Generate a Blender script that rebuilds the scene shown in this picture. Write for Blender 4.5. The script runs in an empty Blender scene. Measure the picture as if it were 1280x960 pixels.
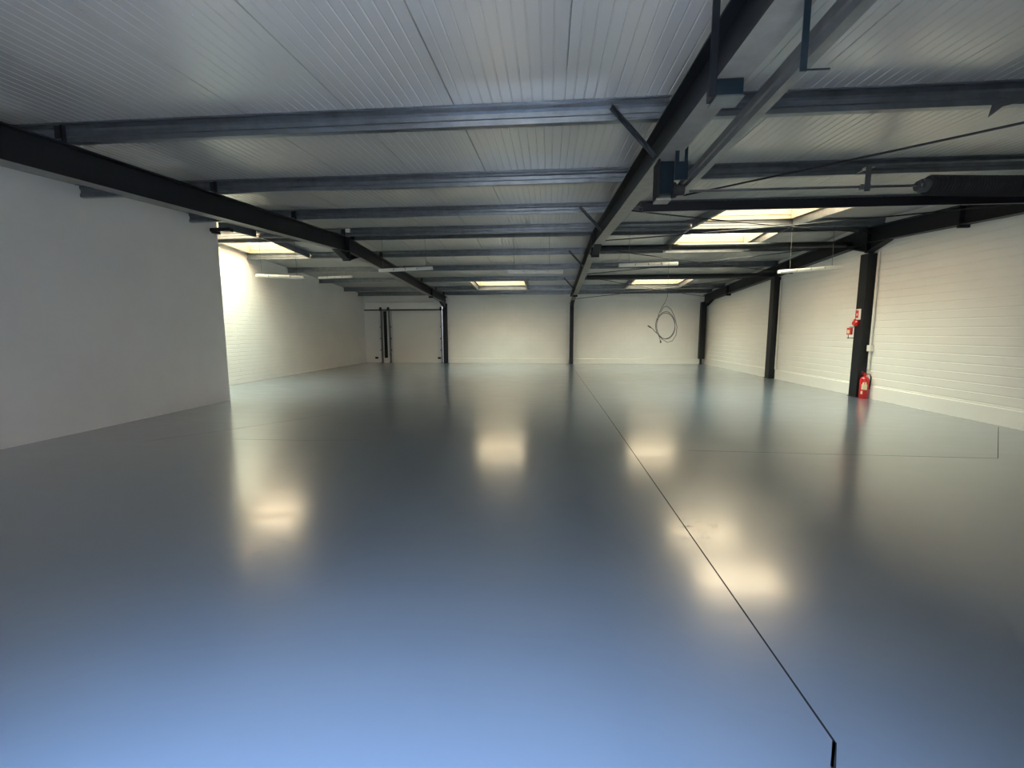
import bpy, bmesh, math, random
from mathutils import Vector, Matrix
random.seed(7)
S = bpy.context.scene
COL = S.collection

# ------------------------------------------------------------------ camera
F, PITCH, YAW, ROLL, CH = 548.17, -.1186, .0833, -.0016, 1.5
cd = bpy.data.cameras.new('camera'); cam = bpy.data.objects.new('camera', cd); COL.objects.link(cam)
cd.sensor_fit = 'HORIZONTAL'; cd.sensor_width = 36.0; cd.lens = 36.0 * F / 1280.0
cd.clip_start = .02; cd.clip_end = 500
fw = Vector((-math.sin(YAW)*math.cos(PITCH), math.cos(YAW)*math.cos(PITCH), math.sin(PITCH)))
rt = fw.cross(Vector((0, 0, 1))).normalized(); up = rt.cross(fw)
rr = rt*math.cos(ROLL) + up*math.sin(ROLL); uu = up*math.cos(ROLL) - rt*math.sin(ROLL)
M = Matrix((rr, uu, -fw)).transposed().to_4x4(); M.translation = (0, 0, CH)
cam.matrix_world = M
S.camera = cam

# ------------------------------------------------------------------ light
S.view_settings.view_transform = 'Standard'; S.view_settings.look = 'None'
S.view_settings.gamma = 1; S.view_settings.use_curve_mapping = False
S.view_settings.exposure = 0.16
SKY = 80.0
SKYCOL = (.335, .58, 1.0)
SHEETCOL = (1.0, .635, .285)
w = bpy.data.worlds.new('sky'); S.world = w; w.use_nodes = True
bg = w.node_tree.nodes['Background']
bg.inputs['Strength'].default_value = SKY
# sky bright overhead; made-up skyline dims it low down, limiting door light
_t = w.node_tree.nodes.new('ShaderNodeTexCoord'); _s = w.node_tree.nodes.new('ShaderNodeSeparateXYZ')
_r = w.node_tree.nodes.new('ShaderNodeValToRGB')
w.node_tree.links.new(_t.outputs['Generated'], _s.inputs[0]); w.node_tree.links.new(_s.outputs['Z'], _r.inputs['Fac'])
_e = _r.color_ramp.elements
_e[0].position = .48; _e[0].color = (.10, .10, .105, 1); _e[1].position = .92; _e[1].color = (*SKYCOL, 1)
w.node_tree.links.new(_r.outputs['Color'], bg.inputs['Color'])
try:
    S.cycles.max_bounces = 10; S.cycles.diffuse_bounces = 6; S.cycles.glossy_bounces = 4
    S.cycles.transparent_max_bounces = 12; S.cycles.transmission_bounces = 6
    S.cycles.sample_clamp_indirect = 6.0
except Exception:
    pass

def portal(name, loc, sx, sy, rot):
    l = bpy.data.lights.new(name, 'AREA'); l.shape = 'RECTANGLE'; l.size = sx; l.size_y = sy
    l.cycles.is_portal = True
    o = bpy.data.objects.new(name, l); COL.objects.link(o); o.location = loc; o.rotation_euler = rot
    return o

# ------------------------------------------------------------------ levels
YR = 10.62; SL = .0605; YB = 21.0; YF = -.15
XL, XM, XR, XW, XP, XWR = -4.93, 1.06, 7.07, -9.0, -7.03, 7.19
def zb(y): return 3.442 - SL*abs(y-YR)          # underside of a rafter
def zt(y): return zb(y) + .33                    # top of a rafter
def zr(y): return zt(y) + .172                   # underside of the roof sheets
OPEN = (-1.85, .9, 2.28)                         # unseen loading opening, assumed and sized for floor daylight: x0, x1, height
portal('daylight_portal_door', ((OPEN[0]+OPEN[1])/2, YF-.28, OPEN[2]/2), OPEN[1]-OPEN[0], OPEN[2], (math.pi/2, 0, 0))

# ------------------------------------------------------------------ materials
def mat(name, col, rough=.5, metal=0., spec=.5, coat=0., coatr=.1):
    m = bpy.data.materials.new(name); m.use_nodes = True
    b = m.node_tree.nodes['Principled BSDF']
    b.inputs['Base Color'].default_value = (*col, 1); b.inputs['Roughness'].default_value = rough
    b.inputs['Metallic'].default_value = metal; b.inputs['Specular IOR Level'].default_value = spec
    b.inputs['Coat Weight'].default_value = coat; b.inputs['Coat Roughness'].default_value = coatr
    return m
def nd(m, t): return m.node_tree.nodes.new(t)
def lk(m, a, b): m.node_tree.links.new(a, b)
def bsdf(m): return m.node_tree.nodes['Principled BSDF']
def coords(m, scale=(1, 1, 1)):
    t = nd(m, 'ShaderNodeTexCoord'); mp = nd(m, 'ShaderNodeMapping'); lk(m, t.outputs['Object'], mp.inputs['Vector'])
    mp.inputs['Scale'].default_value = scale
    return mp.outputs['Vector']
def noise(m, scale, detail=4, rough=.5, vec=None, vs=(1, 1, 1)):
    n = nd(m, 'ShaderNodeTexNoise'); n.inputs['Scale'].default_value = scale; n.inputs['Detail'].default_value = detail
    n.inputs['Roughness'].default_value = rough
    lk(m, vec if vec else coords(m, vs), n.inputs['Vector'])
    return n.outputs['Fac']
def ramp(m, fac, stops):
    r = nd(m, 'ShaderNodeValToRGB'); lk(m, fac, r.inputs['Fac'])
    e = r.color_ramp.elements
    while len(e) < len(stops): e.new(.5)
    for i, (p, c) in enumerate(stops):
        e[i].position = p; e[i].color = (*c, 1) if len(c) == 3 else c
    return r.outputs['Color']
def mathn(m, op, a, b=None, c=None):
    n = nd(m, 'ShaderNodeMath'); n.operation = op
    for i, v in enumerate((a, b, c)):
        if v is None: continue
        if isinstance(v, (int, float)): n.inputs[i].default_value = v
        else: lk(m, v, n.inputs[i])
    return n.outputs[0]
def bump(m, h, dist=.01, strength=.5, prev=None):
    b = nd(m, 'ShaderNodeBump'); b.inputs['Distance'].default_value = dist; b.inputs['Strength'].default_value = strength
    lk(m, h, b.inputs['Height'])
    if prev is not None: lk(m, prev, b.inputs['Normal'])
    lk(m, b.outputs['Normal'], bsdf(m).inputs['Normal'])
    return b.outputs['Normal']

# white painted wall, smooth plaster
def paint_mat(name, col, rough=.55, bs=60, bd=.002, blotch=.05):
    m = mat(name, col, rough)
    n = noise(m, 1.1, 5, .6)
    lk(m, ramp(m, n, [(.3, tuple(c*(1-blotch) for c in col)), (.7, col)]), bsdf(m).inputs['Base Color'])
    bump(m, noise(m, bs, 3), bd, .5)
    return m
M_PLASTER = paint_mat('partition_paint', (.80, .80, .79), .5, 45, .004, .07)
M_PLINTH = paint_mat('plinth_paint', (.84, .835, .81), .5, 40, .002, .04)
M_RIB = paint_mat('white_liner_paint', (.84, .835, .80), .42, 30, .001, .04)

# painted blockwork: brick bump in world axes
def block_mat(name, col, ux, bw=.44, bh=.22, depth=.004, strength=.55):
    m = mat(name, col, .5)
    t = nd(m, 'ShaderNodeTexCoord'); sp = nd(m, 'ShaderNodeSeparateXYZ'); lk(m, t.outputs['Object'], sp.inputs[0])
    cb = nd(m, 'ShaderNodeCombineXYZ'); lk(m, sp.outputs[ux], cb.inputs[0]); lk(m, sp.outputs['Z'], cb.inputs[1])
    b = nd(m, 'ShaderNodeTexBrick'); lk(m, cb.outputs[0], b.inputs['Vector'])
    b.inputs['Scale'].default_value = 1; b.inputs['Brick Width'].default_value = bw; b.inputs['Row Height'].default_value = bh
    b.inputs['Mortar Size'].default_value = .009; b.inputs['Mortar Smooth'].default_value = .6
    b.inputs['Color1'].default_value = (.9, .9, .9, 1); b.inputs['Color2'].default_value = (1, 1, 1, 1); b.inputs['Mortar'].default_value = (0, 0, 0, 1)
    n = noise(m, 1.3, 5, .6)
    base = ramp(m, n, [(.3, tuple(c*.94 for c in col)), (.7, col)])
    mx = nd(m, 'ShaderNodeMix'); mx.data_type = 'RGBA'; mx.blend_type = 'MULTIPLY'; mx.inputs[0].default_value = .05
    lk(m, base, mx.inputs[6]); lk(m, b.outputs['Color'], mx.inputs[7]); lk(m, mx.outputs[2], bsdf(m).inputs['Base Color'])
    p = bump(m, b.outputs['Color'], depth, strength)
    bump(m, noise(m, 14, 6, .65, vs=(.25, .25, 2.6)), .010, .6, p)
    return m
M_BLOCKX = block_mat('painted_blockwork_back', (.83, .825, .80), 'X')
M_BLOCKY = block_mat('painted_blockwork_side', (.82, .815, .79), 'Y', 1.1, .115, .005, .6)

# epoxy floor
def floor_mat():
    m = mat('epoxy_floor', (.13, .165, .235), .28, spec=.6, coat=1.0, coatr=.135)
    b0 = bsdf(m); b0.inputs['IOR'].default_value = 1.58
    b = bsdf(m)
    n = noise(m, .55, 6, .6)
    lk(m, ramp(m, n, [(.3, (.124, .156, .204)), (.7, (.140, .175, .226))]), b.inputs['Base Color'])
    # streaky wear in the gloss, broader across the view than along it
    n1 = noise(m, 2.2, 7, .65, vs=(.35, 1.4, 1))
    n2 = noise(m, 30, 4, .6)
    r0 = mathn(m, 'MULTIPLY_ADD', n1, .03, .277)
    # local scuffed patches, as smears of duller and brighter gloss
    geo = nd(m, 'ShaderNodeTexCoord').outputs['Object']
    acc = None
    for (x, y, rx, ry) in [(-2.9, 4.5, .8, .55), (-2.0, 2.75, .55, .22), (1.6, 3.75, .7, .5), (1.0, 3.3, .5, .4), (-.55, 5.3, .35, .35), (1.9, 5.7, .7, .5)]:
        v = nd(m, 'ShaderNodeVectorMath'); v.operation = 'SUBTRACT'; lk(m, geo, v.inputs[0]); v.inputs[1].default_value = (x, y, 0)
        s = nd(m, 'ShaderNodeVectorMath'); s.operation = 'MULTIPLY'; lk(m, v.outputs[0], s.inputs[0]); s.inputs[1].default_value = (1/rx, 1/ry, 0)
        l = nd(m, 'ShaderNodeVectorMath'); l.operation = 'LENGTH'; lk(m, s.outputs[0], l.inputs[0])
        k = mathn(m, 'SUBTRACT', 1.0, l.outputs['Value']); k = mathn(m, 'MAXIMUM', k, 0.)
        acc = k if acc is None else mathn(m, 'ADD', acc, k)
    scr = noise(m, 15, 9, .8, vs=(.6, 1.6, 1))
    scr = mathn(m, 'MULTIPLY', mathn(m, 'MAXIMUM', mathn(m, 'SUBTRACT', scr, .57), 0.), 3.0)
    sc = mathn(m, 'MULTIPLY', mathn(m, 'MINIMUM', acc, .8), scr)
    lk(m, mathn(m, 'ADD', r0, mathn(m, 'MULTIPLY', sc, .8)), b.inputs['Roughness'])
    n3 = noise(m, 3.0, 6, .6, vs=(.4, 1.8, 1))
    cr = mathn(m, 'MULTIPLY_ADD', mathn(m, 'MAXIMUM', mathn(m, 'SUBTRACT', n3, .45), 0.), .25, .15)
    lk(m, mathn(m, 'ADD', cr, mathn(m, 'MULTIPLY', sc, .6)), b.inputs['Coat Roughness'])
    p = bump(m, noise(m, 1.6, 3, .5, vs=(.6, 1.8, 1)), .004, .25)
    p = bump(m, sc, .006, .6, p)
    lk(m, p, b.inputs['Coat Normal'])
    return m
M_FLOOR = floor_mat()
M_JOINT = mat('joint_sealant', (.02, .021, .024), .8, spec=.1)

M_SHEET = mat('roof_sheet_lacquer', (.56, .557, .53), .24, .25, spec=.9)
bump(M_SHEET, noise(M_SHEET, 2.2, 3, vs=(1.6, .35, 1)), .012, .35)
def steel(name, col, rough, metal=0., bs=40, spec=.5):
    m = mat(name, col, rough, metal, spec)
    n = noise(m, 6, 6, .65)
    lk(m, ramp(m, n, [(.3, tuple(c*.75 for c in col)), (.7, tuple(c*1.1 for c in col))]), bsdf(m).inputs['Base Color'])
    bump(m, noise(m, bs, 2), .0006, .3)
    return m
M_FRAME = steel('charcoal_paint', (.009, .011, .015), .42, spec=.3)
M_FLANGE = steel('grey_primer', (.21, .205, .185), .45)
M_GALV = steel('galvanised_steel', (.19, .21, .235), .34, .8)
M_TRACK = steel('track_steel', (.20, .21, .22), .35, .8)
M_BLUE = steel('dark_teal_paint', (.003, .009, .015), .3)
M_BLACK = mat('black_steel', (.005, .005, .007), .5, spec=.25)
M_RUB = mat('black_rubber', (.006, .006, .006), .85)
M_WHITEM = mat('white_plastic', (.78, .77, .72), .4)
M_FILL = mat('foam_filler', (.42, .30, .17), .7)
M_CREAM = mat('cream_kerb', (.27, .23, .165), .6)
M_LAMPB = mat('lamp_body', (.74, .73, .67), .4)
M_LAMPD = mat('lamp_diffuser', (.80, .80, .75), .25)
M_RED = mat('red_enamel', (.55, .012, .012), .25, coat=.4)
M_SIGN = mat('sign_print_red', (.62, .04, .04), .4)
M_LABEL = mat('label_cream', (.75, .62, .40), .5)
M_WIRE = mat('wire', (.10, .10, .09), .5)
M_CABLE = mat('cable_grey', (.075, .08, .075), .45)
M_CHROME = mat('bright_steel', (.6, .6, .6), .25, 1.)
M_DOORP = paint_mat('door_panel_paint', (.78, .775, .75), .4, 60, .0006, .03)

def sheet_mat():
    m = bpy.data.materials.new('rooflight_grp'); m.use_nodes = True
    nt = m.node_tree; nt.nodes.clear()
    out = nt.nodes.new('ShaderNodeOutputMaterial')
    tr = nt.nodes.new('ShaderNodeBsdfTransparent'); tr.inputs[0].default_value = (*SHEETCOL, 1)
    tl = nt.nodes.new('ShaderNodeBsdfTranslucent'); tl.inputs[0].default_value = (*SHEETCOL, 1)
    mx = nt.nodes.new('ShaderNodeMixShader'); mx.inputs[0].default_value = .40
    nt.links.new(tr.outputs[0], mx.inputs[1]); nt.links.new(tl.outputs[0], mx.inputs[2]); nt.links.new(mx.outputs[0], out.inputs[0])
    return m
M_GRP = sheet_mat()

# ------------------------------------------------------------------ helpers
class MB:
    def __init__(s): s.bm = bmesh.new()
    def hexa(s, c):          # eight corners: bottom 4 ccw, top 4 ccw
        v = [s.bm.verts.new(p) for p in c]
        for f in ((3, 2, 1, 0), (4, 5, 6, 7), (0, 1, 5, 4), (1, 2, 6, 5), (2, 3, 7, 6), (3, 0, 4, 7)):
            s.bm.faces.new([v[i] for i in f])
        return s
    def box(s, x0, x1, y0, y1, z0, z1):
        return s.hexa([(x0, y0, z0), (x1, y0, z0), (x1, y1, z0), (x0, y1, z0), (x0, y0, z1), (x1, y0, z1), (x1, y1, z1), (x0, y1, z1)])
    def slab(s, x0, x1, y0, y1, f0, f1):   # box whose bottom and top follow functions of y
        return s.hexa([(x0, y0, f0(y0)), (x1, y0, f0(y0)), (x1, y1, f0(y1)), (x0, y1, f0(y1)),
                       (x0, y0, f1(y0)), (x1, y0, f1(y0)), (x1, y1, f1(y1)), (x0, y1, f1(y1))])
    def prism(s, pts, axis, a, b):         # closed 2D outline extruded along an axis
        def P(p, t):
            return {'X': (t, p[0], p[1]), 'Y': (p[0], t, p[1]), 'Z': (p[0], p[1], t)}[axis]
        A = [s.bm.verts.new(P(p, a)) for p in pts]; B = [s.bm.verts.new(P(p, b)) for p in pts]
        n = len(pts)
        for i in range(n): s.bm.faces.new((A[i], A[(i+1) % n], B[(i+1) % n], B[i]))
        s.bm.faces.new(A[::-1]); s.bm.faces.new(B)
        return s
    def tube(s, pts, r, n=10, radii=None):
        pts = [Vector(p) for p in pts]; rings = []
        ref = None
        for i, p in enumerate(pts):
            d = (pts[min(i+1, len(pts)-1)] - pts[max(i-1, 0)]).normalized()
            if ref is None: ref = Vector((0, 0, 1)) if abs(d.z) < .9 else Vector((1, 0, 0))
            u = d.cross(ref).normalized(); v = u.cross(d).normalized(); ref = v
            q = radii[i] if radii else r
            rings.append([s.bm.verts.new(p + (u*math.cos(2*math.pi*k/n) + v*math.sin(2*math.pi*k/n))*q) for k in range(n)])
        for a, b in zip(rings, rings[1:]):
            for k in range(n): s.bm.faces.new((a[k], a[(k+1) % n], b[(k+1) % n], b[k]))
        s.bm.faces.new(rings[0][::-1]); s.bm.faces.new(rings[-1])
        return s
    def bar(s, a, b, wdt, thk, side=(1, 0, 0)):  # flat bar from a to b
        a = Vector(a); b = Vector(b); d = (b-a).normalized(); u = Vector(side); u = (u - d*u.dot(d)).normalized(); v = d.cross(u)
        c = []
        for p in (a, b):
            c += [p - u*wdt/2 - v*thk/2, p + u*wdt/2 - v*thk/2, p + u*wdt/2 + v*thk/2, p - u*wdt/2 + v*thk/2]
        return s.hexa(c)
    def build(s, name, m, parent=None, bevel=0, smooth=False, kind=None):
        bmesh.ops.recalc_face_normals(s.bm, faces=s.bm.faces)
        me = bpy.data.meshes.new(name); s.bm.to_mesh(me); s.bm.free()
        me.materials.append(m)
        if smooth:
            for p in me.polygons: p.use_smooth = True
        o = bpy.data.objects.new(name, me); COL.objects.link(o)
        if parent:
            o.parent = parent; o.matrix_parent_inverse = Matrix.Translation(-Vector(parent.location))
        if bevel:
            b = o.modifiers.new('bevel', 'BEVEL'); b.width = bevel; b.segments = 2; b.limit_method = 'ANGLE'
        if smooth:
            e = o.modifiers.new('split', 'EDGE_SPLIT'); e.split_angle = math.radians(40)
        if kind: o['kind'] = kind
        return o
def tag(o, label, cat, group=None):
    o['label'] = label; o['category'] = cat
    if group: o['group'] = group
    return o
def thing(name, loc, label, cat, group=None):
    o = bpy.data.objects.new(name, None); COL.objects.link(o); o.location = loc; o.empty_display_size = .1
    return tag(o, label, cat, group)
def struct(o): o['kind'] = 'structure'; return o

# ------------------------------------------------------------------ setting
XO = 7.5
b = MB(); b.bm.faces.new([b.bm.verts.new(p) for p in ((-9.3, -.45, 0), (XO, -.45, 0), (XO, YB+.3, 0), (-9.3, YB+.3, 0))])
b.build('floor', M_FLOOR, kind='structure')
# unseen yard added outside the opening, tinted warm to bounce neutral light inside
M_YARD_BOUNCE = mat('added_yard_bounce', (.55, .36, .22), .8); bump(M_YARD_BOUNCE, noise(M_YARD_BOUNCE, 20, 5), .01, .5)
b = MB(); b.box(-20, 20, -25, -.46, -.25, -.02); b.build('trim_1', M_YARD_BOUNCE, kind='structure')

# joints in the slab
n_trim = [2]
def joint(pts, wd=.008):
    b = MB()
    for p, q in zip(pts, pts[1:]):
        p = Vector((*p, 0)); q = Vector((*q, 0)); d = (q-p).normalized(); s = Vector((-d.y, d.x, 0))*wd/2
        b.hexa([p-s-Vector((0, 0, .002)), q-s-Vector((0, 0, .002)), q+s-Vector((0, 0, .002)), p+s-Vector((0, 0, .002)),
                p-s+Vector((0, 0, .0006)), q-s+Vector((0, 0, .0006)), q+s+Vector((0, 0, .0006)), p+s+Vector((0, 0, .0006))])
    b.build('trim_%d' % n_trim[0], M_JOINT, kind='structure'); n_trim[0] += 1
joint([(.78, 1.05), (.99, 1.44), (1.06, 1.54), (1.065, 8.0), (1.01, 20.8)][1:], .009)
joint([(1.06, 1.54), (.99, 1.43), (.93, 1.2)], .014)
joint([(1.78, 5.6), (3.2, 5.56), (5.32, 5.52)], .006)
joint([(5.32, 5.52), (7.05, 7.37)], .007)
joint([(-4.44, 5.71), (-3.38, 5.72), (-2.6, 5.8)], .004)
joint([(-5.6, 5.45), (-4.9, 6.3), (-4.0, 7.6)], .004)

# roof underside, a ribbed lining with openings for the rooflights
LIGHTS = [  # x0, x1, y0, y1
    (3.20, 5.20, 8.42, 10.30), (3.20, 5.20, 10.94, 12.64),
    (-8.82, -7.12, 8.42, 10.30), (-8.82, -7.12, 10.94, 12.64),
    (-2.95, -1.0, 17.0, 18.8), (3.25, 5.22, 17.0, 18.8)]
ys = sorted(set([-.4, YR, YB+.2] + [l[2] for l in LIGHTS] + [l[3] for l in LIGHTS]))
PITCHX = 1.0; NR = 11
def rib_xs(x0, x1):
    """x positions and depths of the shallow ribs between x0 and x1"""
    out = []
    k0 = int(math.floor((x0+10.88)/PITCHX)) - 1; k1 = int(math.ceil((x1+10.88)/PITCHX)) + 1
    p = PITCHX/NR
    for k in range(k0, k1):
        for j in range(NR):
            a = -10.88 + k*PITCHX + j*p
            if j < NR-1: out += [(a + p - .016, 0), (a + p - .010, .0042), (a + p - .005, .0042), (a + p, 0)]
        e = -10.88 + (k+1)*PITCHX
        out += [(e - .006, 0), (e - .005, .025), (e + .005, .025), (e + .006, 0)]
    out = sorted(set(out))
    res = [(x0, 0)] + [q for q in out if x0 < q[0] < x1] + [(x1, 0)]
    return res
b = MB()
for y0, y1 in zip(ys, ys[1:]):
    ym = (y0+y1)/2
    holes = sorted([(l[0], l[1]) for l in LIGHTS if l[2] < ym < l[3]])
    x = -9.3; spans = []
    for h in holes: spans.append((x, h[0])); x = h[1]
    spans.append((x, XO))
    for (a, c) in spans:
        prof = rib_xs(a, c)
        A = [b.bm.verts.new((q[0], y0, zr(y0)+q[1])) for q in prof]; B = [b.bm.verts.new((q[0], y1, zr(y1)+q[1])) for q in prof]
        for i in range(len(prof)-1): b.bm.faces.new((A[i], B[i], B[i+1], A[i+1]))
roof = b.build('ceiling', M_SHEET, kind='structure')

# walls
MBk = MB()
b = MB(); b.box(XL, XO, YB, YB+.2, 0, 3.3); b.build('wall_back', M_BLOCKX, kind='structure')
b = MB(); b.box(XL, XO, YB, YB+.2, 3.3, zr(YB)-.002)
b.build('wall_back_head', M_PLASTER, kind='structure')
b = MB(); b.box(-9.2, XL, YB, YB+.2, 2.95, zr(YB)-.002); b.build('wall_back_door_head', M_PLASTER, kind='structure')
b = MB(); b.prism([(-.4, 0), (YB+.2, 0), (YB+.2, zr(YB)-.003), (YR, zr(YR)-.003), (-.4, zr(-.4)-.003)], 'X', -9.2, XW); b.build('wall_left', M_BLOCKY, kind='structure')
# right wall: horizontal liner ribs
prof = [(XWR, 0)]
z = .02
while z < 4.0:
    prof += [(XWR, z), (XWR, z+.128), (XWR+.007, z+.134), (XWR+.007, z+.150)]
    z += .156
prof = [p for p in prof if p[1] < 3.93] + [(XWR, 4.05)]
def right_wall():
    b = MB()
    Y = [-.4, YR, YB+.2]
    for y0, y1 in zip(Y, Y[1:]):
        A = [b.bm.verts.new((p[0], y0, min(p[1], zr(y0)+.02))) for p in prof]; B = [b.bm.verts.new((p[0], y1, min(p[1], zr(y1)+.02))) for p in prof]
        for i in range(len(prof)-1): b.bm.faces.new((A[i], A[i+1], B[i+1], B[i]))
    b.bm.verts.ensure_lookup_table()
    bmesh.ops.remove_doubles(b.bm, verts=b.bm.verts, dist=.0001)
    bmesh.ops.dissolve_degenerate(b.bm, edges=b.bm.edges, dist=.0001)
    b.prism([(XWR+.03, 0), (XO-.05, 0), (XO-.05, 3.3), (XWR+.03, 3.3)], 'Y', -.4, YB+.2)
    return b.build('wall_right', M_RIB, kind='structure')
right_wall()
# partition, as tall as the rafters' top
b = MB(); b.prism([(YF, 0), (9.07, 0), (9.07, zr(9.07)-.004), (YF, zr(YF)-.004)], 'X', XP-.16, XP); b.build('wall_partition', M_PLASTER, kind='structure')
# unseen front wall, added round the assumed opening to shape its daylight
def front():
    b = MB()
    o0, o1, oh = OPEN
    t = zr(YF)-.003
    b.box(-9.2, o0, YF-.2, YF, 0, t); b.box(o1, XO, YF-.2, YF, 0, t); b.box(o0, o1, YF-.2, YF, oh, t)
    return b.build('wall_front', M_PLASTER, kind='structure')
front()
# plinths
b = MB(); b.prism([(XWR, 0), (XWR-.02, 0), (XWR-.02, .27), (XWR, .285)], 'Y', 14.86, YB-.021); b.build('baseboard_right_far', M_PLINTH, kind='structure')
b = MB(); b.prism([(XWR, 0), (XWR-.02, 0), (XWR-.02, .27), (XWR, .285)], 'Y', 10.80, 14.54); b.build('baseboard_right_middle', M_PLINTH, kind='structure')
b = MB(); b.prism([(XWR, 0), (XWR-.02, 0), (XWR-.02, .27), (XWR, .285)], 'Y', YF, 10.52); b.build('baseboard_right_near', M_PLINTH, kind='structure')
b = MB(); b.prism([(YB, 0), (YB-.04, 0), (YB-.04, .22), (YB, .235)], 'X', XL+.13, XM-.12); b.build('baseboard_back_middle', M_PLINTH, kind='structure')
b = MB(); b.prism([(YB, 0), (YB-.04, 0), (YB-.04, .22), (YB, .235)], 'X', XM+.12, XWR-.021); b.build('baseboard_back_right', M_PLINTH, kind='structure')
# raised bands at the top of the back wall
b = MB(); b.box(XL+.14, XM-.12, YB-.03, YB, 2.98, 3.14); b.build('trim_20', M_PLINTH, kind='structure')
b = MB(); b.box(XM+.12, 6.86, YB-.03, YB, 2.98, 3.14); b.build('trim_21', M_PLINTH, kind='structure')

# rooflights
PUR = [2.2, 4.27, 6.3, 8.33, 10.37, 10.87, 12.72, 14.77, 16.83, 18.92, 20.35]
wn = [1]
for (x0, x1, y0, y1) in LIGHTS:
    b = MB(); t = .03; h = .25
    f1 = lambda y: zr(y)+h
    f0 = lambda y: zr(y)-.004
    b.slab(x0-t, x0, y0-t, y1+t, f0, f1); b.slab(x1, x1+t, y0-t, y1+t, f0, f1)
    b.slab(x0, x1, y0-t, y0, f0, f1); b.slab(x0, x1, y1, y1+t, f0, f1)
    wo = b.build('window_%d' % wn[0], M_CREAM, kind='structure')
    b = MB(); yk = y1 - .012; n = int((x1-x0)/.19)
    b.box(x0+.005, x1-.005, yk, y1-.001, zr(y1)+.085, zr(y1)+.10)
    for k in range(n):
        xx = x0+.08+k*.19; z_ = zr(y1)+.0995
        b.prism([(xx, z_), (xx+.06, z_), (xx+.045, z_+.03), (xx+.015, z_+.03)], 'Y', yk, y1-.001)
    b.build('profile_filler', M_FILL, wo)
    b = MB(); n = int(round((x1-x0+.1)/.19)); p = (x1-x0+.1)/n
    xs = []
    for k in range(n): xs += [(x0-.05+k*p, 0), (x0-.05+k*p+.07, 0), (x0-.05+k*p+.1, .04), (x0-.05+k*p+p-.03, .04)]
    xs.append((x1+.05, 0))
    A = [b.bm.verts.new((q[0], y0-.06, zr(y0)+h+.004+q[1])) for q in xs]; B = [b.bm.verts.new((q[0], y1+.06, zr(y1)+h+.004+q[1])) for q in xs]
    for i in range(len(xs)-1): b.bm.faces.new((A[i], B[i], B[i+1], A[i+1]))
    b.build('glazing', M_GRP, wo)
    ym = (y0+y1)/2
    portal('daylight_portal_roof', ((x0+x1)/2, ym, zr(ym)+h+.16), x1-x0+.1, y1-y0+.1, (math.atan(SL if ym < YR else -SL), 0, 0))
    wn[0] += 1

# ------------------------------------------------------------------ steel frames
FR = {'left': XL, 'middle': XM, 'right': XR}
def ibeam(name, label, x, y0, y1, hw, m=M_FRAME, cat='beam'):
    o = thing(name, (x, y0, 0), label, cat)
    b = MB()
    b.slab(x-hw, x+hw, y0, y1, lambda y: zb(y)+.002, lambda y: zb(y)+.014)
    b.slab(x-hw, x+hw, y0, y1, lambda y: zt(y)-.014, zt)
    b.slab(x-.006, x+.006, y0, y1, lambda y: zb(y)+.014, lambda y: zt(y)-.014)
    b.build('beam_section', m, o)
    b = MB(); b.slab(x-hw, x+hw, y0, y1, zb, lambda y: zb(y)+.0018); b.build('bottom_flange', M_FLANGE if x < 5 else m, o)['label'] = 'pale grey underside of the rafter' if x < 5 else 'underside of the rafter'
    return o
def haunch(o, x, hw, sgn):
    """apex haunch: tapered web, bottom flange and thick end plate"""
    ya = YR + sgn*.004; yb_ = YR + sgn*.56
    b = MB(); z0 = zb(YR)-.19
    b.prism([(ya+sgn*.02, z0), (ya+sgn*.02, zb(ya)), (yb_, zb(yb_))], 'X', x-.006, x+.006)
    a1 = (ya+sgn*.02, z0); a2 = (yb_, zb(yb_))
    b.hexa([(x-hw*.9, a1[0], a1[1]-.012), (x+hw*.9, a1[0], a1[1]-.012), (x+hw*.9, a2[0], a2[1]-.012), (x-hw*.9, a2[0], a2[1]-.012),
            (x-hw*.9, a1[0], a1[1]), (x+hw*.9, a1[0], a1[1]), (x+hw*.9, a2[0], a2[1]-.001), (x-hw*.9, a2[0], a2[1]-.001)])
    b.build('apex_haunch', M_FRAME, o)
    b = MB(); b.box(x-hw, x+hw, min(ya, ya+sgn*.02), max(ya, ya+sgn*.02), z0-.03, zt(YR)-.02)
    b.build('end_plate', M_FRAME, o)
def stiffener(o, x, hw, y, drop=0.):
    b = MB(); b.box(x-hw+.004, x-.006, y-.008, y+.008, zb(y)+.016, zt(y)-.018); b.box(x+.006, x+hw-.004, y-.008, y+.008, zb(y)+.016, zt(y)-.018)
    if drop: b.box(x-hw, x+hw, y-.02, y+.02, zb(y)-drop, zb(y)-.001)
    b.build('stiffener_plate', M_FRAME, o)
HW = .092
for key, x in FR.items():
    side = {'left': 'left-hand', 'middle': 'middle', 'right': 'right-hand wall'}[key]
    n = ibeam('steel_rafter', 'charcoal steel rafter rising from the camera towards the ridge, %s frame' % side, x, YF+.06, YR-.006, HW)
    f = ibeam('steel_rafter', 'charcoal steel rafter falling from the ridge to the back wall, %s frame' % side, x, YR+.006, YB-.02, HW)
    haunch(n, x, HW, -1); haunch(f, x, HW, 1)
    stiffener(f, x, HW, 18.3, .07)
    if key == 'right':
        for yy in (8.4, 13.9): stiffener(n if yy < YR else f, x, HW, yy, .05)
    # eaves haunch at the back
    b = MB(); b.prism([(20.68, zb(20.68)-.001), (20.68, zb(20.68)-.2), (19.9, zb(19.9)-.001)], 'X', x-.07, x+.07); b.build('eaves_haunch', M_FRAME, f)

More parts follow.
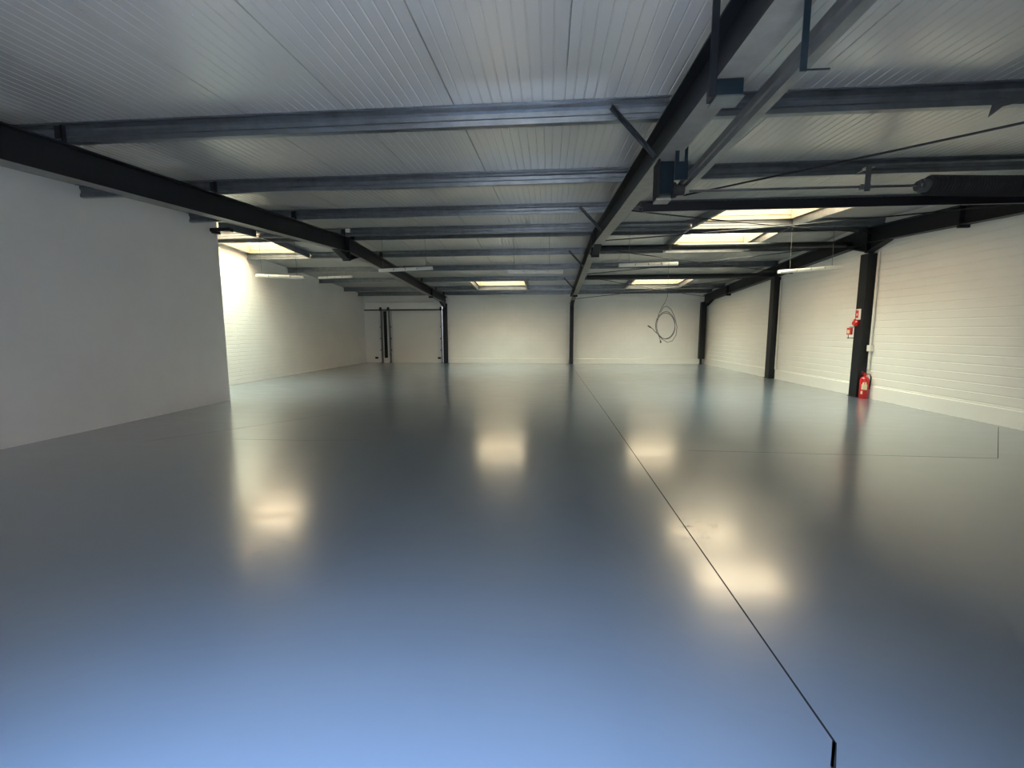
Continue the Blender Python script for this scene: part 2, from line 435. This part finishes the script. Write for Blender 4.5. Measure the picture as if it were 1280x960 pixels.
def column(x, y, label, hx=.09, hy=.10, top=None, foot=True):
    """I section standing with its flanges along x"""
    o = thing('steel_column', (x, y, 0), label, 'column')
    top = top or zb(y)-.004
    b = MB(); b.box(x-hx, x+hx, y-hy, y-hy+.012, 0.012, top); b.box(x-hx, x+hx, y+hy-.012, y+hy, .012, top); b.box(x-.006, x+.006, y-hy+.012, y+hy-.012, .012, top)
    b.build('shaft', M_FRAME, o)
    b = MB(); b.box(x-hx-.01, x+hx+.01, y-hy-.012, y+hy+.01, 0, .012); b.build('base_plate', M_FRAME, o)
    return o
column(XL, 20.8, 'charcoal steel column by the back wall beside the wide roller door')
column(XM, 20.8, 'slim charcoal steel column at the middle of the back wall', .085)
# corner column stands on a thin foot
o = thing('steel_column', (6.98, 20.8, 0), 'dark steel corner column on a narrow foot, back right corner', 'column')
b = MB(); b.box(6.86, 7.1, 20.7, 20.9, .25, zb(20.8)-.005); b.build('shaft', M_FRAME, o, .004)
b = MB(); b.box(6.93, 7.0, 20.74, 20.86, 0, .25); b.build('foot', M_FRAME, o, .003)
def gable_post(y, label):
    x0, x1 = 7.0, XWR-.003
    o = thing('steel_column', (7.1, y, 0), label, 'column')
    hy = .125; top = zb(y)-.235 if abs(y-YR) < .2 else zb(y)-.014
    b = MB(); b.box(x0, x0+.014, y-hy, y+hy, .012, top); b.box(x1-.014, x1, y-hy, y+hy, .012, top); b.box(x0+.014, x1-.014, y-.006, y+.006, .012, top)
    b.box(x0+.014, x1-.014, y-hy, y-hy+.01, .012, top)
    b.build('shaft', M_FRAME, o)
    b = MB(); b.box(x0-.02, x1, y-hy-.01, y+hy+.01, 0, .012); b.build('base_plate', M_FRAME, o)
    return o
gable_post(10.66, 'thick dark column on the right wall behind the red fire extinguisher')
gable_post(14.70, 'dark column on the right wall between the corner and the extinguisher column')
for xx in (XL, XM, XR):
    nm = {XL: 'left', XM: 'middle', XR: 'right'}[xx]
    column(xx, .06, 'charcoal steel column at the front wall under the %s frame' % nm)

# ------------------------------------------------------------------ purlins
def purlin_profile(y, z0):
    h = .168; w_ = .062; t = .004
    # sigma/zed section, drawn as a thick outline
    c = [(w_, .016), (w_, 0), (0, 0), (0, .045), (.016, .062), (.016, h-.062), (0, h-.045), (0, h), (-w_*.92, h), (-w_*.92, h-.016)]
    o1 = []; o2 = []
    n = len(c)
    for i, p in enumerate(c):
        a = Vector(c[max(i-1, 0)]); q = Vector(c[min(i+1, n-1)]); d = (q-a)
        d.normalize(); nn = Vector((-d.y, d.x))*t/2
        o1.append((y+p[0]+nn.x, z0+p[1]+nn.y)); o2.append((y+p[0]-nn.x, z0+p[1]-nn.y))
    return o1 + o2[::-1]
BAYS = {'left': (XW+.02, XL-.006), 'middle': (XL+.006, XM-.006), 'right': (XM+.006, XWR-.02)}
ORD = ['first', 'second', 'third', 'fourth', 'fifth', 'sixth', 'seventh', 'eighth', 'ninth', 'tenth', 'eleventh']
for i, y in enumerate(PUR):
    for bay, (x0, x1) in BAYS.items():
        z0 = zt(y)+.004
        if bay == 'left' and y < 9.1: x0 = XP+.012
        where = '%s roof purlin from the camera' % ORD[i]
        o = thing('roof_purlin', ((x0+x1)/2, y, z0), 'galvanised steel %s, over the %s bay' % (where, bay), 'purlin')
        b = MB(); b.prism(purlin_profile(y, z0), 'X', x0, x1); b.build('section', M_GALV, o)
        if bay != 'left':
            b = MB(); b.box(x0+.09, x0+.098, y-.05, y-.006, z0-.002, z0+.15); b.box(x0+.02, x0+.098, y-.05, y-.044, z0+.02, z0+.14); b.build('cleat', M_FRAME, o)
        if bay == 'middle' or bay == 'left':
            b = MB(); b.box(x1-.55, x1-.01, y-.012, y-.004, z0+.012, z0+.044); b.box(x1-.55, x1-.01, y-.012, y-.004, z0+.128, z0+.158); b.build('sleeve', M_GALV, o)

# fly braces to the middle frame and one on each alternate purlin
for i, y in enumerate((4.27, 8.33, 12.72, 16.83)):
    o = MB()
    yy = y-.035
    a = Vector((XM-.52, yy, zt(y)+.10)); c = Vector((XM-HW-.03, yy, zb(y)+.0))
    o.bar(a, c, .05, .006, (0, 1, 0)) if False else o.bar(a, c, .006, .05, (0, 1, 0))
    o.bar(a+Vector((0, -.025, 0)), c+Vector((0, -.025, 0)), .05, .006, (0, 1, 0))
    q = o.build('fly_brace', M_BLUE)
    tag(q, 'dark angle brace from the %s purlin down to the middle rafter' % ['second', 'fourth', 'seventh', 'ninth'][i], 'brace')

# horizontal tube struts of the right-hand bay
def strut(y, z, r, label):
    o = thing('roof_strut', ((XM+XR)/2, y, z), label, 'strut')
    b = MB(); b.tube([(XM+.16, y, z), (XM+.3, y, z), (XR-.3, y, z), (XR-.16, y, z)], r, 16); b.build('tube', M_FRAME, o, smooth=True)
    for sx in (XM+.008, XR-.21):
        b = MB(); b.box(sx, sx+.2, y-.005, y+.005, z-.05, z+.05); b.build('gusset_plate', M_FRAME, o)
strut(11.2, zt(11.2)-.215, .072, 'black tube strut spanning the right bay at the ridge')
strut(14.77, zt(14.77)-.26, .07, 'black tube strut spanning the right bay halfway down the far slope')

# bracing rods
def rod(a, c, label, sag=.03, r=.011):
    b = MB(); P = []
    for k in range(9):
        t = k/8; p = Vector(a).lerp(Vector(c), t); p.z -= sag*4*t*(1-t); P.append(p)
    b.tube(P, r, 8); o = b.build('bracing_rod', M_FRAME, smooth=True); tag(o, label, 'rod')
def rp(x, y, d): return (x, y, zt(y)-.17+d)
xa, xc = XM+.012, XR-.012
rod(rp(xa, 7.25, .0), rp(xc, 10.35, .0), 'thin bracing rod of the nearest cross, running from middle rafter away to ridge')
rod(rp(xc, 7.3, -.03), rp(xa, 10.3, -.06), 'thin bracing rod of the nearest cross, running from the ridge back towards the camera')
rod(rp(xa, 7.15, -.01), rp(xc, .5, .0), 'long dark bracing rod passing over the roller spring, upper right')
rod(rp(xa, 11.3, .0), rp(xc, 14.6, .0), 'bracing rod of the middle cross, from ridge to the far wall column')
rod(rp(xc, 11.3, -.03), rp(xa, 14.6, -.03), 'bracing rod of the middle cross, from wall apex column to middle rafter')
rod(rp(xa, 15.0, .0), rp(xc, 20.4, .0), 'bracing rod of the farthest cross, ending in the back right corner')
rod(rp(xc, 15.0, -.03), rp(xa, 20.4, -.04), 'bracing rod of the farthest cross, ending at the middle back column')

# trimmers at the sides of the rooflights, a thing each
def trimmer(x, y0, y1, label, sgn=1):
    b = MB(); w_ = .06*sgn
    f = lambda d: (lambda y: zt(y)+.004+d)
    segs = [(y0, min(y1, YR)), (max(y0, YR), y1)] if y0 < YR < y1 else [(y0, y1)]
    if y0 < YR < y1: segs = [(y0, 10.33), (10.45, 10.84), (10.95, y1)]
    for a, c in segs:
        if c-a < .05: continue
        b.slab(min(x, x+w_), max(x, x+w_), a, c, f(0), f(.006))
        b.slab(min(x, x+.006*sgn), max(x, x+.006*sgn), a, c, f(.006), f(.16))
        b.slab(min(x, x+w_), max(x, x+w_), a, c, f(.16), f(.164))
    o = b.build('rooflight_trimmer', M_GALV); tag(o, label, 'trimmer')
trimmer(3.14, 8.42, 12.69, 'steel trimmer along the left side of the large rooflight, right bay', -1)
trimmer(5.26, 8.42, 12.69, 'steel trimmer along the right side of the large rooflight, right bay', 1)
trimmer(-7.02, 9.1, 12.69, 'steel trimmer beside the rooflight at the end of the partition', 1)
trimmer(-3.01, 16.92, 18.89, 'steel trimmer at the left of the small rooflight, middle bay', -1)
trimmer(-.94, 16.92, 18.89, 'steel trimmer at the right of the small rooflight, middle bay', 1)
trimmer(3.19, 16.92, 18.89, 'steel trimmer at the left of the small far rooflight, right bay', -1)
trimmer(5.28, 16.92, 18.89, 'steel trimmer at the right of the small far rooflight, right bay', 1)

# ------------------------------------------------------------------ door gear overhead
o = thing('door_track', (1.22, 2.5, 2.8), 'long galvanised overhead door track running diagonally beside the middle rafter', 'track')
b = MB()
x0, x1, z0, z1 = 1.195, 1.25, 2.765, 2.88
b.prism([(x0, z0), (x1, z0), (x1, z0+.012), (x0+.004, z0+.006), (x0+.004, z0+.05), (x0+.018, z0+.057), (x0+.004, z0+.064), (x0+.004, z1-.006), (x1, z1-.012), (x1, z1), (x0, z1), (x0, z0+.072), (x0-.012, z0+.064), (x0-.012, z0+.05), (x0, z0+.042)], 'Y', .1, 4.5)
b.build('rail', M_TRACK, o)
b = MB(); b.box(1.076, 1.104, 2.145, 2.151, 2.62, zb(2.145)-.003); b.box(1.104, 1.2, 2.145, 2.151, 2.622, 2.628); b.build('hanger', M_BLUE, o)
b = MB(); b.box(1.252, 1.27, 3.3, 3.31, 2.8, 2.86); b.build('clip', M_CHROME, o)
# end support at the rear of the track
o = thing('track_end_bracket', (1.15, 4.4, 3.0), 'dark teal steel bracket carrying the track end below the middle rafter', 'bracket')
b = MB(); b.box(1.012, 1.145, 4.36, 4.46, 2.76, zb(4.36)-.002); b.build('drop_post', M_BLUE, o, .012)
b = MB(); b.box(.985, 1.0, 4.3, 4.5, 2.73, zb(4.3)-.002); b.build('side_plate', M_BLACK, o)
b = MB(); b.box(.985, 1.12, 4.34, 4.48, 2.71, 2.728); b.build('foot_plate', M_FLANGE, o)
b = MB(); b.box(1.075, 1.108, 4.085, 4.098, 2.93, zb(4.08)-.002); b.build('strap', M_BLUE, o)
b = MB(); b.box(1.156, 1.180, 4.085, 4.098, 2.93, zt(4.1)+.05); b.build('strap', M_BLUE, o)
b = MB(); b.box(1.072, 1.180, 4.07, 4.084, 2.80, 2.95); b.build('strap_plate', M_BLUE, o)
b = MB(); b.tube([(1.10, 4.14, 2.735), (1.172, 4.14, 2.735)], .045, 20); b.build('roller', M_RUB, o, smooth=True)
b = MB(); b.tube([(1.075, 4.14, 2.735), (1.095, 4.14, 2.735)], .065, 20); b.build('drum_flange', M_BLACK, o, smooth=True)
b = MB(); b.box(1.13, 1.15, 4.1, 4.2, 2.74, 2.80); b.build('roller_hanger', M_BLACK, o)
# clamp nearer the camera
o = thing('rafter_clamp', (1.06, 2.85, 2.9), 'dark blue steel clamp wrapped under the middle rafter, top of the view', 'bracket')
b = MB(); b.box(.925, .9665, 2.845, 2.857, 2.87, zr(2.85)-.01); b.box(.9395, .9665, 2.857, 2.93, 2.87, 2.95); b.build('side_plate', M_FRAME, o)
b = MB(); b.box(.965, 1.115, 2.83, 2.95, zb(2.83)-.105, zb(2.83)-.012); b.build('clamp_box', M_BLUE, o, .004)
b = MB(); b.box(.96, 1.12, 2.82, 2.96, zb(2.83)-.115, zb(2.83)-.106); b.build('under_plate', M_GALV, o)
# rear cross angle
YA = 4.72
o = thing('cross_angle', (2.9, YA, 2.74), 'long black slotted cross angle across the right bay below the spring', 'rail')
b = MB(); b.box(.94, 6.9, YA, YA+.006, 2.705, 2.792); b.box(.94, 6.9, YA+.006, YA+.06, 2.786, 2.792); b.build('angle', M_BLACK, o)
b = MB()
for k in range(46):
    xx = 1.45 + k*.055
    b.box(xx, xx+.03, YA+.06, YA+.075, 2.80, 2.81)
b.box(1.3, 6.9, YA+.06, YA+.07, 2.786, 2.80)
b.build('perforated_lip', M_FRAME, o)
b = MB(); b.box(.92, .945, YA-.004, YA+.05, 2.765, 2.80); b.box(.905, .935, YA+.002, YA+.03, 2.72, 2.745); b.build('end_clip', M_BLACK, o, .004)
b = MB(); b.box(.94, 6.9, YA-.012, YA-.001, 2.700, 2.7045); b.build('edge_strip', M_GALV, o)
# shaft and torsion spring
ZS, YS = 2.855, 4.62
o = thing('spring_shaft', (3.5, YS, ZS), 'door spring shaft with a black torsion spring, right side overhead', 'shaft')
b = MB(); b.tube([(1.36, YS, ZS+.01), (6.8, YS, ZS-.0)], .0125, 12); b.build('shaft', M_TRACK, o, smooth=True)
b = MB(); n = 40; P = []
L0, L1 = 3.50, 5.6
radii = []
for k in range(321):
    t = k/320; x = L0+.03+(L1-L0-.03)*t
    P.append((x, YS, ZS+.005 - .03*math.sin(math.pi*t))); radii.append(.088 + .0035*(1 if (k//2) % 2 else -1))
b.tube(P, .08, 20, radii); b.build('spring', M_RUB, o, smooth=True)
b = MB(); b.tube([(3.44, YS, ZS), (3.47, YS, ZS), (3.472, YS, ZS), (3.53, YS, ZS+.005)], .05, 16, [.045, .045, .062, .062]); cone = b.build('spring_cone', M_TRACK, o, smooth=True)
for k in range(2):
    b = MB(); b.box(3.44, 3.46, YS-.07, YS-.04, ZS-.03+.05*k, ZS-.005+.05*k); b.build('set_screw', M_CHROME, cone)
b = MB(); b.box(2.955, 3.005, YS-.035, YS-.03, 2.81, 3.03); b.box(2.955, 3.04, YS-.035, YS+.03, 3.03, 3.036); b.tube([(2.94, YS, ZS+.006), (3.02, YS, ZS+.006)], .026, 14); b.build('bearing_bracket', M_TRACK, o)
b = MB(); b.tube([(3.0, YS, 3.03), (3.95, 6.29, zt(6.3)+.015)], .008, 8); b.build('bracket_tie', M_TRACK, o)

# pulley cable hanging with a coil at the end
o = thing('cable_coil', (1.235, 4.80, 1.6), 'thin cable hanging down to a loose coil in front of the back wall', 'cable')
YC = 4.80
b = MB(); b.tube([(1.235, YC, 2.785), (1.24, YC, 2.3), (1.238, YC, 1.86), (1.215, YC, 1.80)], .0020, 6); b.build('drop_wire', M_WIRE, o, smooth=True)
def loop(cx, cz, rx, rz, a0, a1, ph, dy):
    return [(cx + rx*math.cos(a)*math.cos(ph) - rz*math.sin(a)*math.sin(ph), YC + dy*(a-a0), cz + rx*math.cos(a)*math.sin(ph) + rz*math.sin(a)*math.cos(ph)) for a in [a0+(a1-a0)*k/40 for k in range(41)]]
cx, cz = 1.232, 1.565
b = MB()
b.tube(loop(cx+.004, cz-.008, .096, .137, 1.9, 1.9+2*math.pi, .1, .003), .0034, 8)
b.tube(loop(cx, cz, .102, .142, 1.2, 1.2+2*math.pi, .02, .004), .0034, 8)
b.tube([(1.215, YC, 1.80), (1.185, YC, 1.755), (1.155, YC, 1.68), (1.14, YC, 1.62)], .003, 8)
b.tube([(1.175, YC+.01, 1.70), (1.205, YC+.01, 1.755), (1.24, YC+.01, 1.765), (1.285, YC+.01, 1.73), (1.325, YC+.01, 1.65), (1.352, YC+.01, 1.55), (1.345, YC+.01, 1.46), (1.31, YC+.01, 1.40), (1.26, YC+.01, 1.385), (1.20, YC+.01, 1.42), (1.165, YC+.01, 1.46)], .003, 8)
b.build('coiled_cable', M_CABLE, o, smooth=True)
b = MB(); b.tube([(1.145, YC+.01, 1.48), (1.10, YC+.01, 1.53), (1.06, YC+.01, 1.555)], .0035, 8); b.tube([(1.083, YC+.01, 1.541), (1.05, YC+.01, 1.562)], .007, 10); b.build('cable_tail', M_CABLE, o, smooth=True)
b = MB(); b.tube([(1.165, YC+.01, 1.46), (1.18, YC+.01, 1.42), (1.187, YC+.01, 1.40)], .003, 8); b.tube([(1.187, YC+.01, 1.405), (1.190, YC+.01, 1.378)], .008, 10); b.build('plug', M_CABLE, o, smooth=True)

# ------------------------------------------------------------------ hanging lamps
def lamp(x0, z0, x1, z1, y, label, wires, top=None):
    o = thing('fluorescent_lamp', ((x0+x1)/2, y, (z0+z1)/2), label, 'lamp', 'batten lamps hung from the roof')
    d = Vector((x1-x0, 0, z1-z0)); L = d.length; ang = -math.atan2(d.z, d.x)
    c = Vector(((x0+x1)/2, y, (z0+z1)/2))
    def P(u, v, w_): # along, across, up
        e = d.normalized(); n = Vector((-e.z, 0, e.x)); return c + e*u + Vector((0, v, 0)) + n*w_
    b = MB(); h = L/2-.01
    b.hexa([P(-h, -.045, .0), P(h, -.045, .0), P(h, .045, .0), P(-h, .045, .0), P(-h, -.035, .035), P(h, -.035, .035), P(h, .035, .035), P(-h, .035, .035)])
    b.build('housing', M_LAMPB, o, .006)
    b = MB(); prev = None; rings = []
    for u in (-h, -h+.03, h-.03, h):
        s = .85 if abs(u) == h else 1
        rings.append([b.bm.verts.new(P(u, .047*s*math.cos(a), -.001-.042*s*math.sin(a))) for a in [math.pi*k/10 for k in range(11)]])
    for A, B in zip(rings, rings[1:]):
        for k in range(10): b.bm.faces.new((A[k], A[k+1], B[k+1], B[k]))
        b.bm.faces.new((A[10], A[0], B[0], B[10]))
    b.bm.faces.new(rings[0]); b.bm.faces.new(rings[-1][::-1])
    df = b.build('diffuser', M_LAMPD, o, smooth=True)
    for sgn in (-1, 1):
        b = MB(); b.hexa([P(sgn*(h-.006), -.048, -.04), P(sgn*(h+.014), -.045, -.036), P(sgn*(h+.014), .045, -.036), P(sgn*(h-.006), .048, -.04),
                          P(sgn*(h-.006), -.048, .037), P(sgn*(h+.014), -.042, .032), P(sgn*(h+.014), .042, .032), P(sgn*(h-.006), .048, .037)])
        b.build('end_cap', M_WHITEM, o, .006)
    for u in (-h*.45, 0, h*.45):
        b = MB(); b.hexa([P(u-.008, -.05, -.02), P(u+.008, -.05, -.02), P(u+.008, -.046, -.02), P(u-.008, -.046, -.02), P(u-.008, -.05, .02), P(u+.008, -.05, .02), P(u+.008, -.044, .02), P(u-.008, -.044, .02)])
        b.build('diffuser_clip', M_CHROME, df)
    for u in wires:
        p = P(u, 0, .036); t = Vector((p.x-.012, y, zt(y)+.02 if not top else top))
        b = MB(); b.tube([p, (p+t)/2, t], .004, 6); b.build('suspension_wire', M_WIRE, o)
    return o
lamp(-7.14, 2.87, -5.91, 2.82, 10.41, 'white batten lamp hanging below the partition-end rooflight, left room', (-.48, .42))
lamp(-7.85, 3.345, -6.68, 3.37, 14.72, 'white batten lamp farthest back in the left bay', (.4, -.3), zt(14.77)+.02)
lamp(-4.04, 2.955, -2.75, 2.995, 10.41, 'white batten lamp overlapping the left-hand rafter', (-.55, .5))
lamp(-.94, 2.89, .31, 2.87, 10.41, 'grey-white batten lamp in the middle bay left of the middle rafter', (-.5, .32))
lamp(1.58, 3.00, 2.88, 3.02, 10.41, 'white batten lamp just right of the middle rafter', (-.42, .5))
lamp(5.07, 2.81, 6.38, 2.90, 10.41, 'tilted white batten lamp nearest the right wall', (-.42, .46))

# ------------------------------------------------------------------ sectional doors in the back left
def sec_door(n, x0, x1, hz, handle_x):
    b = MB(); z = .0; h = 2.56/4
    for k in range(4):
        b.box(x0, x1, YB+.02, YB+.06, k*h+.004, (k+1)*h-.002)
    b.box(x0, x1, YB+.03, YB+.05, 0, 2.56)
    o = b.build('door_%d' % n, M_DOORP, kind='structure', bevel=.003)
    b = MB(); b.box(handle_x-.075, handle_x+.075, YB-.02, YB+.019, .19, .28); b.build('door_handle', M_BLACK, o, .006)
    return o
sec_door(1, -8.99, -8.19, 2.5, -8.44)
sec_door(2, -7.62, XL-.12, 2.5, -5.30)
b = MB(); b.box(-8.18, -7.63, YB+.01, YB+.2, 0, 2.95); b.build('wall_door_pier', M_PLASTER, kind='structure')
b = MB(); b.box(-8.99, XL-.1, YB+.08, YB+.2, 0, 2.95); b.build('wall_door_backing', M_PLASTER, kind='structure')
# header with spring casing
o = thing('door_header_box', (-7.0, YB-.1, 2.7), 'pale header casing above both roller doors, back left', 'casing')
b = MB(); b.box(-8.86, XL-.16, YB-.16, YB, 2.58, 2.9); b.build('casing', M_PLINTH, o, .01)
b = MB(); b.box(-8.93, XL-.16, YB-.17, YB-.02, 2.53, 2.575); b.build('bottom_rail', M_BLACK, o)
def vtrack(x, lean, label):
    o = thing('door_side_track', (x, YB-.06, 0), label, 'track')
    b = MB(); b.hexa([(x-.035+lean, YB-.1, 0), (x+.035+lean, YB-.1, 0), (x+.035+lean, YB-.01, 0), (x-.035+lean, YB-.01, 0),
                      (x-.035, YB-.16, 2.5), (x+.035, YB-.16, 2.5), (x+.035, YB-.07, 2.5), (x-.035, YB-.07, 2.5)])
    b.build('track_rail', M_TRACK, o)
    for k in range(3):
        z = .62+.56*k; s = -1 if label.startswith('left') or 'left of' in label or 'column beside' in label else 1
        xx = x+lean*(1-z/2.5)
        b = MB(); b.box(xx+s*.036, xx+s*.075, YB-.12, YB-.05, z-.03, z+.03) if s > 0 else b.box(xx-.075, xx-.036, YB-.12, YB-.05, z-.03, z+.03)
        b.build('roller_bracket', M_FRAME, o, .004)
    b = MB(); b.box(x-.05+lean, x+.05+lean, YB-.125, YB-.104, 0, .03); b.build('floor_shoe', M_FRAME, o)
    b = MB(); b.box(x-.05, x+.05, YB-.24, YB-.175, 2.5, 2.68); b.build('cable_drum', M_FRAME, o, .01)
vtrack(-8.09, -.04, 'left-hand door track, left of the dark pier post at the back')
vtrack(-7.71, .01, 'door track just right of the dark pier post, with three brackets')
vtrack(-5.13, 0, 'door track against the column beside the wide roller door')
o = thing('pier_post', (-7.98, YB-.06, 0), 'black post between the two roller doors on a white block', 'post')
b = MB(); b.box(-7.99, -7.87, YB-.12, YB-.0, .24, 2.5); b.build('post', M_BLACK, o, .004)
b = MB(); b.box(-8.02, -7.80, YB-.12, YB-.0, .0, .235); b.build('base_block', M_PLINTH, o, .005)

# ------------------------------------------------------------------ fire point on the right wall column
def extinguisher():
    x, y = 7.07, 10.40
    o = thing('fire_extinguisher', (x, y, 0), 'red fire extinguisher on the floor against the thick dark column', 'fire extinguisher')
    b = MB(); r = .088
    prof = [(r*.92, 0), (r, .015), (r, .40), (r*.97, .43), (r*.8, .465), (r*.45, .49), (.028, .5), (.028, .525)]
    rings = [[b.bm.verts.new((x+q*math.cos(2*math.pi*k/24), y+q*math.sin(2*math.pi*k/24), z)) for k in range(24)] for q, z in prof]
    for A, B in zip(rings, rings[1:]):
        for k in range(24): b.bm.faces.new((A[k], A[(k+1) % 24], B[(k+1) % 24], B[k]))
    b.bm.faces.new(rings[0][::-1]); b.bm.faces.new(rings[-1]); cyl = b.build('cylinder', M_RED, o, smooth=True)
    b = MB(); b.box(x-.02, x+.02, y-.025, y+.02, .525, .56); b.bar((x, y, .56), (x-.09, y-.03, .60), .022, .012, (0, 1, 0)); b.bar((x, y, .545), (x-.09, y-.03, .555), .02, .01, (0, 1, 0)); vh = b.build('valve_handle', M_RED, o)
    b = MB(); b.tube([(x+.02, y, .54), (x+.08, y-.02, .55), (x+.105, y-.03, .48), (x+.100, y-.03, .32), (x+.098, y-.02, .2)], .011, 10); b.build('hose', M_RUB, vh, smooth=True)
    b = MB()
    for (a0, a1, z0, z1) in ((3.55, 4.75, .20, .32), (3.75, 4.1, .32, .36), (4.25, 4.55, .32, .37), (3.5, 3.9, .10, .17)):
        n = 8
        A = [b.bm.verts.new((x+(r+.0015)*math.cos(a0+(a1-a0)*k/n), y+(r+.0015)*math.sin(a0+(a1-a0)*k/n), z0)) for k in range(n+1)]
        B = [b.bm.verts.new((v.co.x, v.co.y, z1)) for v in A]
        for k in range(n): b.bm.faces.new((A[k], A[k+1], B[k+1], B[k]))
    b.build('instruction_label', M_LABEL, cyl)
extinguisher()
xf = 6.998
o = thing('fire_sign', (xf, 10.66, 1.87), 'small white and red fire action sign on the dark column', 'sign')
b = MB(); b.box(6.988, 6.997, 10.60, 10.75, 1.76, 2.0); b.build('sign_plate', M_WHITEM, o)
b = MB(); b.box(6.985, 6.988, 10.665, 10.745, 1.80, 1.97); b.build('printed_panel', M_SIGN, o)
b = MB(); b.box(6.982, 6.985, 10.69, 10.725, 1.85, 1.90); b.build('pictogram', M_WHITEM, o)
o = thing('fire_alarm_sounder', (6.95, 10.70, 1.68), 'round red fire alarm sounder below the sign on the dark column', 'alarm')
b = MB(); b.tube([(6.997, 10.70, 1.68), (6.95, 10.70, 1.68), (6.935, 10.70, 1.68), (6.91, 10.70, 1.68)], .07, 24, [.068, .072, .055, .04]); b.build('sounder_body', M_RED, o, smooth=True)
b = MB(); b.tube([(6.9975, 10.76, 1.73), (6.975, 10.76, 1.735)], .05, 20); b.build('back_box', M_RED, o, smooth=True)
o = thing('fire_call_point', (6.95, 10.86, 1.5), 'square red and white call point left of the dark column', 'call point')
b = MB(); b.box(6.93, 6.985, 10.795, 10.93, 1.42, 1.58); b.build('case', M_SIGN, o, .008)
b = MB(); b.box(6.95, 6.99, 10.81, 10.915, 1.44, 1.56); b.box(6.88, 6.929, 10.790, 10.793, 1.44, 1.55) if False else None; b.build('front_panel', M_WHITEM, o)
b = MB(); b.box(6.925, 6.93, 10.82, 10.905, 1.45, 1.53); b.build('glass_panel', M_LABEL, o)
b = MB(); b.box(6.94, XWR-.002, 10.83, 10.86, 1.585, 1.60); b.box(6.97, 6.98, 10.92, 10.93, 1.33, 1.415); b.box(6.965, 7.18, 10.935, 10.95, 1.335, 1.35); b.build('mounting_bracket', M_BLACK, o)
# conduits beside the columns
def conduit(y, label, z0=.3, z1=3.25, boxz=None):
    o = thing('cable_conduit', (XWR-.03, y, z0), label, 'conduit')
    b = MB(); b.box(XWR-.05, XWR-.022, y-.02, y+.02, z0, z1); b.build('trunking', M_WHITEM, o, .003)
    if boxz:
        b = MB(); b.box(XWR-.085, XWR-.004, y-.06, y+.045, boxz-.07, boxz+.07); b.build('junction_box', M_WHITEM, o, .006)
conduit(10.44, 'white cable trunking with a junction box beside the extinguisher column', z0=.66, boxz=1.12)
conduit(14.50, 'plain white cable trunking beside the second column on the right wall', z1=3.08)
# cable along the partition top
b = MB(); b.tube([(-7.02, 3.2, 3.24), (-7.02, 3.9, 3.27), (-7.02, 4.3, 3.30), (-7.018, 4.7, 3.38), (-7.02, 4.9, zt(4.9)-.05)], .009, 8); q = b.build('cable', M_CABLE, smooth=True); tag(q, 'thin dark cable sagging along the top of the partition wall', 'cable')
b = MB(); b.box(-7.028, -6.6, 8.86, 8.98, zt(8.9)-.09, zt(8.9)-.02); b.box(-6.98, -6.9, 8.84, 9.0, zt(8.9)-.13, zt(8.9)-.09)
q = b.build('partition_cleat', M_FRAME); tag(q, 'dark steel cleat at the top end of the partition wall', 'bracket')

# small fittings
o = thing('junction_box', (-4.72, 10.28, 3.86), 'tiny white box on the ridge purlin beside the left-hand rafter', 'junction box')
b = MB(); b.box(-4.76, -4.66, 10.24, 10.30, 3.82, 3.90); b.build('case', M_WHITEM, o, .006)
b = MB(); b.tube([(-4.66, 10.27, 3.86), (-4.2, 10.275, 3.85), (-3.6, 10.275, 3.86)], .007, 8); b.build('conduit_pipe', M_GALV, o, smooth=True)
b = MB(); b.prism([(3.62, 3.26), (3.64, 3.36), (3.9, 3.44), (3.9, 3.38), (3.72, 3.34)], 'Y', 4.19, 4.196); q = b.build('angle_bracket', M_TRACK); tag(q, 'bent grey bracket hanging from the purlin at the far right edge', 'bracket')
